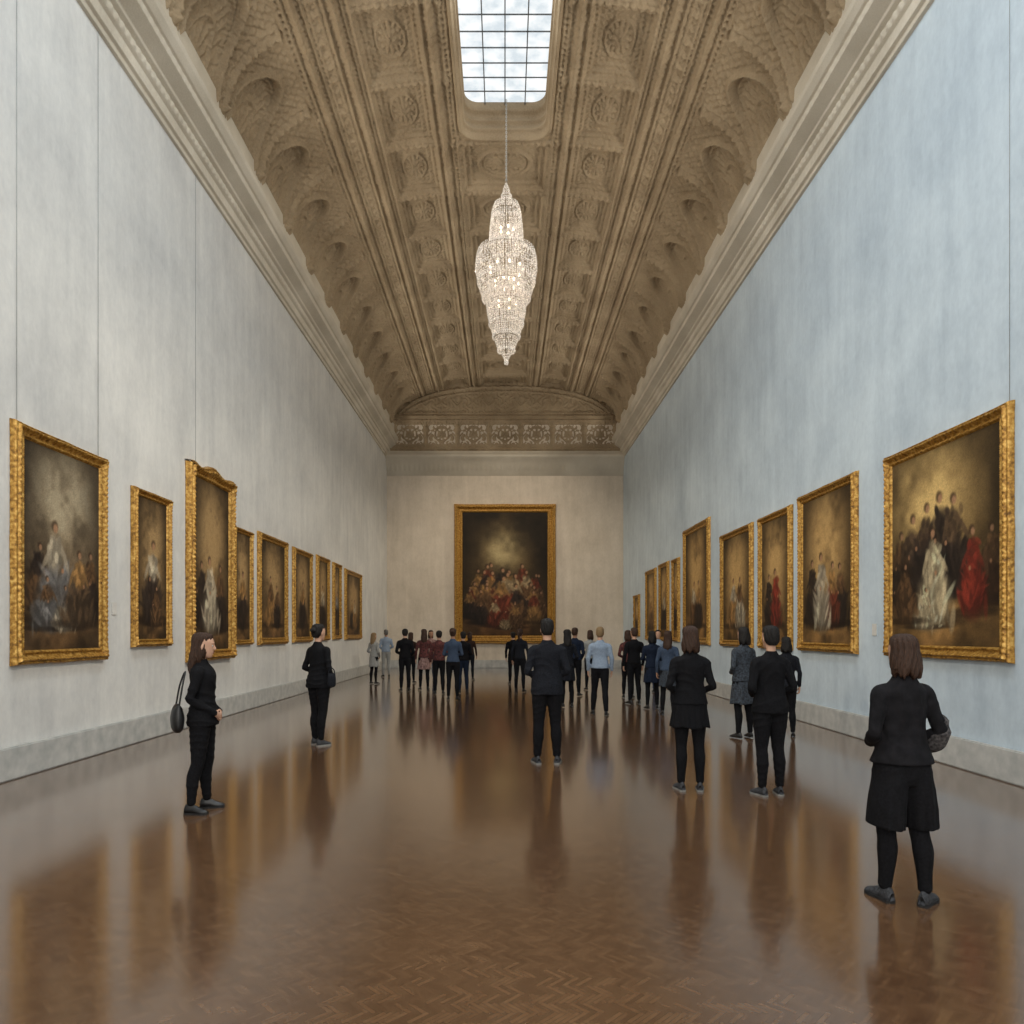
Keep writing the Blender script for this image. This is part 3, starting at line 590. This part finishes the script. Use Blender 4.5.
        if bottom=='shorts':
            A_=Acc(); A_.rings([(.78,0,.15*g,.11*g),(.86,0,.18*g,.13*g),(.95,-.004,.17*g,.122*g),(1.05,0,.15*g,.106*g)])
            for s in (-1,1):
                A_.tube([(s*.075,0,.9),(s*.088,0,.78),(s*.104,.002,.64),(s*.116,.004,skhem)],[(.098,.125),(.102,.132),(.105,.142),(.102,.15)],rcap=False,n=28)
            def pleat(co):
                a=np.arctan2(co[:,1],np.abs(co[:,0])-.105); t=np.clip((.9-co[:,2])/.4,0,1); d=.009*t*np.sin(11*a+ph+3*np.sign(co[:,0])); rr=np.hypot(np.abs(co[:,0])-.105,co[:,1])+1e-5
                co[:,1]*=1+d/rr; return co
            mm=remesh(A_,vox*1.25,2,.0025,ph+2); xform(mm,pleat); fin('shorts',mm,bmat,body,lab='wide knee-length black shorts')
        else:
            n=90; zs=np.linspace(1.03,skhem,18); V=[];Fc=[]
            for zi,z in enumerate(zs):
                t=zi/17; base=np.interp(z,[skhem,.86,1.03],[.2+skf,.176,.148]); by=np.interp(z,[skhem,.86,1.03],[.155+skf,.128,.106])
                for j in range(n):
                    a=2*math.pi*j/n; wv=1+.05*t*math.sin(9*a+ph)+.045*t**.6*math.sin(19*a+ph*2)
                    V.append((base*wv*g*math.cos(a),by*wv*g*math.sin(a),z+.01*math.sin(5*a+ph)*t))
            for zi in range(17):
                for j in range(n): Fc.append((zi*n+j,zi*n+(j+1)%n,(zi+1)*n+(j+1)%n,(zi+1)*n+j))
            o=fin('skirt',mesh('sk',V,Fc),bmat,body); so=o.modifiers.new('s','SOLIDIFY'); so.thickness=.006
    fsz=.88 if sex=='f' else 1.0
    for i,s in enumerate((-1,1)):
        fxx,fyy,yw=feet[i]
        ys=[-.075,-.06,-.02,.03,.08,.13,.165,.188]; wd=[.022,.034,.037,.036,.044,.047,.04,.022]; ht=[.07,.1,.108,.1,.074,.056,.046,.034]
        ys=[v_*fsz for v_ in ys]; wd=[v_*(.5+.5*fsz) for v_ in wd]
        V=[];Fc=[];m=16;yi=np.linspace(0,7,22)
        for t in yi:
            Y=np.interp(t,range(8),ys);W=np.interp(t,range(8),wd);Hh_=np.interp(t,range(8),ht)
            for j in range(m):
                a=2*math.pi*j/m; ca,sa=math.cos(a),math.sin(a); zz=.016+(Hh_-.016)*max(0,sa)**.8 if sa>0 else .016
                V.append((W*ca*(1 if sa<=0 else (1-.2*sa)),Y,zz))
        for q_ in range(21):
            for j in range(m): Fc.append((q_*m+j,q_*m+(j+1)%m,(q_+1)*m+(j+1)%m,(q_+1)*m+j))
        Fc.append(tuple(range(m))); Fc.append(tuple(21*m+j for j in range(m))[::-1])
        a=math.radians(yw); c_,s_=math.cos(a),math.sin(a)
        def pl(co): return np.stack([co[:,0]*c_-co[:,1]*s_+fxx,co[:,0]*s_+co[:,1]*c_+fyy-.03,co[:,2]],-1)
        me=mesh('shoe',V,Fc); xform(me,pl); so=fin('shoe',me,shoe,body)
        if near:
            V=[]
            out=[(-np.interp(t,range(8),wd)-.003,np.interp(t,range(8),ys)) for t in yi]+[(np.interp(t,range(8),wd)+.003,np.interp(t,range(8),ys)) for t in yi[::-1]]
            m2=len(out)
            for z in (0.0,.02): V+=[(p[0],p[1],z) for p in out]
            Fc=[(j,(j+1)%m2,m2+(j+1)%m2,m2+j) for j in range(m2)]+[tuple(range(m2))[::-1],tuple(m2+j for j in range(m2))]
            me=mesh('sole',V,Fc); xform(me,pl); o=fin('sole',me,sole or SOLE_D,so); o.data.polygons.foreach_set('use_smooth',[False]*len(Fc))
    Hm=Acc(); capT=[(1.66,-.032,.083,.084),(1.70,-.020,.083,.095),(1.735,-.014,.073,.09),(1.757,-.012,.05,.066),(1.768,-.012,.022,.028)]
    if hair=='short': Hm.rings([(1.56,-.06,.045,.03),(1.59,-.055,.066,.048),(1.625,-.047,.077,.062)]+[(z,c,a*.96,b*.97) for z,c,a,b in capT])
    elif hair=='bob':
        Hm.rings([(1.49,-.055,.07,.05),(1.505,-.052,.088,.066),(1.55,-.045,.094,.078),(1.6,-.04,.091,.081)]+capT)
    elif hair=='long': Hm.rings([(1.37,-.1,.05,.02),(1.39,-.098,.075,.03),(1.43,-.086,.088,.046),(1.49,-.060,.092,.07),(1.55,-.042,.092,.08),(1.61,-.034,.089,.084)]+capT)
    elif hair in('bun','pony'):
        Hm.rings([(1.56,-.06,.04,.03),(1.59,-.052,.064,.05),(1.625,-.045,.078,.065)]+[(z,c,a*.97,b*.98) for z,c,a,b in capT])
        if hair=='bun': Hm.ell((0,-.12,1.67),(.042,.036,.04))
        else: Hm.tube([(0,-.1,1.68),(0,-.15,1.67),(0,-.16,1.58),(0,-.13,1.47),(0,-.12,1.4)],[.022,.03,.032,.026,.01])
    hm=remesh(Hm,vox,2)
    def hf(co):
        a=np.arctan2(co[:,0],co[:,1]+.03); d=.0035*np.sin(a*15+3*np.sin(co[:,2]*18+ph))+.002*np.sin(a*37+co[:,2]*20)+.004*np.sin(a*4+ph+co[:,2]*14); r=np.hypot(co[:,0],co[:,1]+.03)+1e-6
        co[:,0]*=1+d/r; co[:,1]=(co[:,1]+.03)*(1+d/r)-.03; co[:,2]+=np.where(co[:,2]<1.53,.016*np.sin(a*7+ph)+.010*np.sin(a*23),0); return co
    xform(hm,hf); fin('hair',hm,H_[hc],body,head=True)
    if near:
        for s in (-1,1):
            bm=bmesh.new(); bmesh.ops.create_uvsphere(bm,u_segments=12,v_segments=10,radius=.0105,matrix=Matrix.Translation((s*.03,.081,1.64))@Matrix.Rotation(-math.pi/2,4,'X'))
            me=bpy.data.meshes.new('e'); me.materials.append(EYE); me.materials.append(IRIS)
            for f in bm.faces:
                if (f.calc_center_median()-Vector((s*.03,.081,1.64))).normalized().y>.72: f.material_index=1
            bm.to_mesh(me); bm.free(); fin('eye',me,None,body,head=True)
        m_=Acc(); m_.tube([(-.02,.085,1.573),(0,.0945,1.574),(.02,.085,1.573)],[(.003,.003),(.006,.005),(.003,.003)],side=(0,0,1),sub=2,n=10); fin('mouth',mesh('m',m_.v,m_.f),LIP,body,head=True)
    return body
def bag(label,x,y,z,w,d,h,yaw,mat,strap=.25,top=(0,0)):
    e=add('handbag',None,label=label,cat='bag'); e.location=(x,y,z); e.rotation_euler=(0,0,math.radians(yaw))
    A_=Acc(); A_.tube([(0,0,0),(0,0,h*.15),(0,0,h*.5),(0,0,h*.85),(0,0,h)],[(w*.42,d*.4),(w*.5,d*.5),(w*.52,d*.55),(w*.46,d*.4),(w*.42,d*.2)],n=20)
    A_.v=[np.array((math.copysign(abs(v[0]/w*2)**.75*w/2,v[0]),v[1],v[2])) for v in A_.v]
    add('bag_body',mesh('b',A_.v,A_.f),mat,parent=e)
    tx,ty=top
    A_=Acc(); A_.tube([(-w*.36,0,h*.92),(-w*.3+tx*.5,ty*.5,h+strap*.6),(tx,ty,h+strap),(w*.3+tx*.5,ty*.5,h+strap*.6),(w*.36,0,h*.92)],[.008]*5,n=8,sub=5); add('strap',mesh('s',A_.v,A_.f),mat,parent=e)
    return e
def place(px,fy): Y=1155/(fy-633); return (px-505)*Y/700,Y
def hgt(top,Y): return 1.65+(633-top)*Y/700
x,y=place(902,901); P1=person('brown-bobbed person in black blouse, wide black knee-length shorts and leggings',x,y,1.63,4,hair='bob',arms=('front','bag'),top=C_BLK2,bottom='shorts',skhem=.5,hem=.92,flare=.012,feet=((-.105,.05,8),(.105,-.05,-52)),shoe=SH_G,cuff=1.3,girth=1.02)
A_=Acc(); k=1.63/1.75
A_.tube([(.235,-.03,1.21),(.24,-.045,1.11),(.225,.0,1.04),(.205,.08,1.0),(.2,.1,.93)],[(.046,.044),(.053,.051),(.058,.054),(.055,.046),(.04,.03)])
me=remesh(A_,.008,1,.005,1); xform(me,lambda c:c*k); o=add('lace_cuff',me,C_LACE,parent=P1); o['label']='loose grey lace sleeve end'
x,y=place(770,795); person('dark-haired person in black jacket, black trousers and grey sneakers',x,y,1.71,6,hair='short',hc='black',arms=('front','front'),hem=.86,flare=.0,shoe=SH_G,sole=SOLE,feet=((-.1,0,15),(.1,.02,-15)))
x,y=place(690,790); person('brown-haired person in black top, black skirt, leggings and grey sneakers',x,y,1.71,-4,hair='bob',hc='brown',arms=('front','front'),hem=.93,flare=.0,bottom='skirt',skhem=.68,shoe=SH_G,sole=SOLE,feet=((-.1,0,12),(.1,.0,-10)))
x,y=place(547,763); person('person in a dark suit jacket and black trousers seen from behind',x,y,1.82,2,sex='m',hair='short',hc='black',arms=('front','front'),top=C_CHAR,hem=.84,flare=.004,shoe=SH_G,sole=SOLE,girth=1.03,feet=((-.12,0,10),(.12,0,-10)))
x,y=place(203,811); P7=person('long-haired person in black jacket and trousers, hands clasped in front',x,y,1.64,-80,hair='long',hc='brown',arms=('clasp','clasp'),hem=.85,flare=.005,shoe=SH_B,feet=((-.12,.04,6),(.12,-.05,-14)),hy=8,pitch=-3)
bag('black leather handbag on the hip of a visitor in black',x-.145,y-.2,.78,.2,.1,.22,-55,SH_B,.3,top=(.03,.06))
x,y=place(319,745); person('person with pinned dark hair, black jacket and trousers, facing the wall',x,y,1.77,-30,hair='bun',hc='black',arms=('front','low'),hem=.84,flare=.01,shoe=SH_G,sole=SOLE,girth=1.05,feet=((-.1,.05,6),(.1,-.03,-10)))
bag('small charcoal fabric bag carried beside a visitor in black',x+.225,y-.16,.88,.12,.07,.18,20,C_CHAR,.08)
x,y=place(743,738); person('person with black hair in a dark patterned dress and leggings',x,y,1.73,18,hair='bob',hc='black',arms=('front','down'),top=C_PAT,hem=.9,bottom='skirt',bmat=C_PAT,skhem=.55,shoe=SH_B,near=False)
x,y=place(786,737); person('person in a charcoal coat standing behind another visitor',x,y,1.58,-10,hair='bob',hc='black',arms=('front','down'),top=C_CHAR,hem=.8,shoe=SH_B,near=False,girth=.95)
x,y=place(600,715); person('blond person in pale blue shirt and black trousers, mid-stride',x,y,1.76,-8,sex='m',hair='short',hc='blond',arms=('down','down'),top=C_LBL,hem=.93,shoe=SH_B,near=False,girth=.93,feet=((-.14,.12,8),(.12,-.14,-8)))
G='visitors at the far end of the gallery'
far=[(374,684,632,C_LGR,'skirt',C_LGR,'long','blond',-30,'person in a pale grey dress near the wall'),
(386,677,629,C_LBL,'pants',C_LGR,'short','grey',20,'person in a pale blue shirt and light trousers'),
(405,691,628,C_BLK,'pants',C_BLK,'short','black',10,'person dressed all in black'),
(411,683,630,C_BRN,'pants',C_BLK,'bob','brown',-12,'person in a brown top and dark trousers'),
(424,690,627,C_RED,'skirt',C_PNK,'long','brown',12,'person in a red floral top and pink skirt'),
(431,681,629,C_PNK,'pants',C_DEN,'bob','brown',-160,'person in a pink floral top facing the room'),
(439,694,628,C_RED,'pants',C_BLK,'short','black',8,'person in a dark red top and black trousers'),
(453,700,627,C_DEN,'pants',C_BLK,'bun','brown',-5,'person in a denim jacket and black trousers'),
(463,693,629,C_BLK,'pants',C_NAVY,'short','black',15,'person in a black coat and navy trousers'),
(470,680,630,C_BRN,'pants',C_CHAR,'bob','brown',-10,'person in a brown top and charcoal trousers'),
(513,684,630,C_BLK,'pants',C_BLK,'short','black',4,'person in black close to the large painting'),
(520,692,629,C_CHAR,'pants',C_BLK,'pony','brown',-14,'person in a charcoal top with tied hair'),
(567,707,628,C_CHAR,'skirt',C_CHAR,'long','black',10,'person in a charcoal dress and leggings'),
(575,696,628,C_NAVY,'pants',C_BLK,'short','brown',-20,'person in a navy jacket and black trousers'),
(590,690,629,C_LGR,'pants',C_BLK,'bob','brown',5,'person in a pale grey top and black trousers'),
(628,698,630,C_RED,'pants',C_BLK,'bob','brown',-15,'person in a dark red patterned top'),
(634,704,628,C_BLK,'pants',C_BLK,'short','brown',12,'person in a black jacket and trousers'),
(652,709,629,C_NAVY,'skirt',C_NAVY,'bob','black',0,'person in a navy knee-length dress'),
(658,692,630,C_LBL,'pants',C_DEN,'short','black',170,'person in a pale blue shirt facing the room'),
(668,715,628,C_DEN,'skirt',C_PAT,'long','brown',-18,'person in a blue denim top and patterned skirt')]
for i,(px,fy,tp,tm,bt,bmt,hr,hc,yw,lab) in enumerate(far):
    x,y=place(px,fy); aa=random.choice([('front','front'),('down','front'),('down','down'),('front','low'),('fold','fold')])
    person(lab,x,y,hgt(tp,y)*random.uniform(.95,1.0),yw,sex='m' if hr=='short' else 'f',hair=hr,hc=hc,arms=aa,top=tm,hem=.93,bottom=bt,bmat=bmt,shoe=SH_B,near=False,group=G,skin=i%2,skhem=.6,girth=.9)

# ================= LIGHTS
def area(name,loc,rot,sx,sy,e,c,spread=180):
    l=bpy.data.lights.new(name,'AREA'); l.shape='RECTANGLE'; l.size=sx; l.size_y=sy; l.energy=e; l.color=c; l.spread=math.radians(spread)
    o=bpy.data.objects.new(name,l); o.location=loc; o.rotation_euler=rot; COL.objects.link(o); return o
area('overhead_fill_lamp',(0,2.5,12.9),(0,0,0),6.5,11,780,(.84,.93,1.0))  # added overhead fill out of view; the vault has no skylight here
area('overhead_fill_lamp',(0,10.8,13.95),(0,0,0),1.7,3.4,330,(.86,.94,1.0))  # carries the real skylight's light from the unseen near end of its well
area('front_fill_lamp',(0,-3.8,6),(math.radians(90),0,0),10,10,820,(1,.97,.92))  # added frontal fill behind the camera; the wall has no window
for s in (-1,1):
    o=area('vault_fill_lamp',(s*5.12,20,11.1),(0,0,0),.08,25,220,(1,.92,.8),110)  # added strip hidden behind the cornice to brighten the vault
    zax=-Vector((-s*1,0,.32)).normalized(); yax=Vector((0,1,0)); xax=yax.cross(zax)
    o.rotation_euler=Matrix((xax,yax,zax)).transposed().to_euler()
def spot(loc,tgt,e,ang,c,r=.12):
    l=bpy.data.lights.new('fill_spot_lamp','SPOT'); l.energy=e; l.spot_size=math.radians(ang); l.spot_blend=.9; l.color=c; l.shadow_soft_size=r  # added spots that warm the walls and paintings, with no fixtures behind them
    o=bpy.data.objects.new('fill_spot_lamp',l); o.location=loc; o.rotation_euler=(Vector(tgt)-Vector(loc)).to_track_quat('-Z','Y').to_euler(); COL.objects.link(o)
for yv in (9,13.5,18,22.5,27,31):
    for s in (-1,1): spot((s*4.9,yv-1,9.8),(-s*5.5,yv,1.9),(1080 if s>0 else 840),60,(1,.88,.71),.25)
spot((-2.5,24,11.8),(0,33,4.4),760,70,(1,.86,.68)); spot((2.5,24,11.8),(0,33,4.4),760,70,(1,.86,.68))
w=bpy.data.worlds.new('w'); S.world=w; w.use_nodes=True; w.node_tree.nodes['Background'].inputs[0].default_value=(.6,.7,.8,1); w.node_tree.nodes['Background'].inputs[1].default_value=.3
S.view_settings.view_transform='Standard'; S.view_settings.look='None'; S.view_settings.exposure=0
cd=bpy.data.cameras.new('camera'); cam=bpy.data.objects.new('camera',cd); COL.objects.link(cam)
cd.sensor_width=36; cd.lens=36*700/1024; cd.shift_x=7/1024; cd.shift_y=121/1024; cd.clip_end=200
cam.location=(0,0,CH); cam.rotation_euler=(math.pi/2,0,0); S.camera=cam
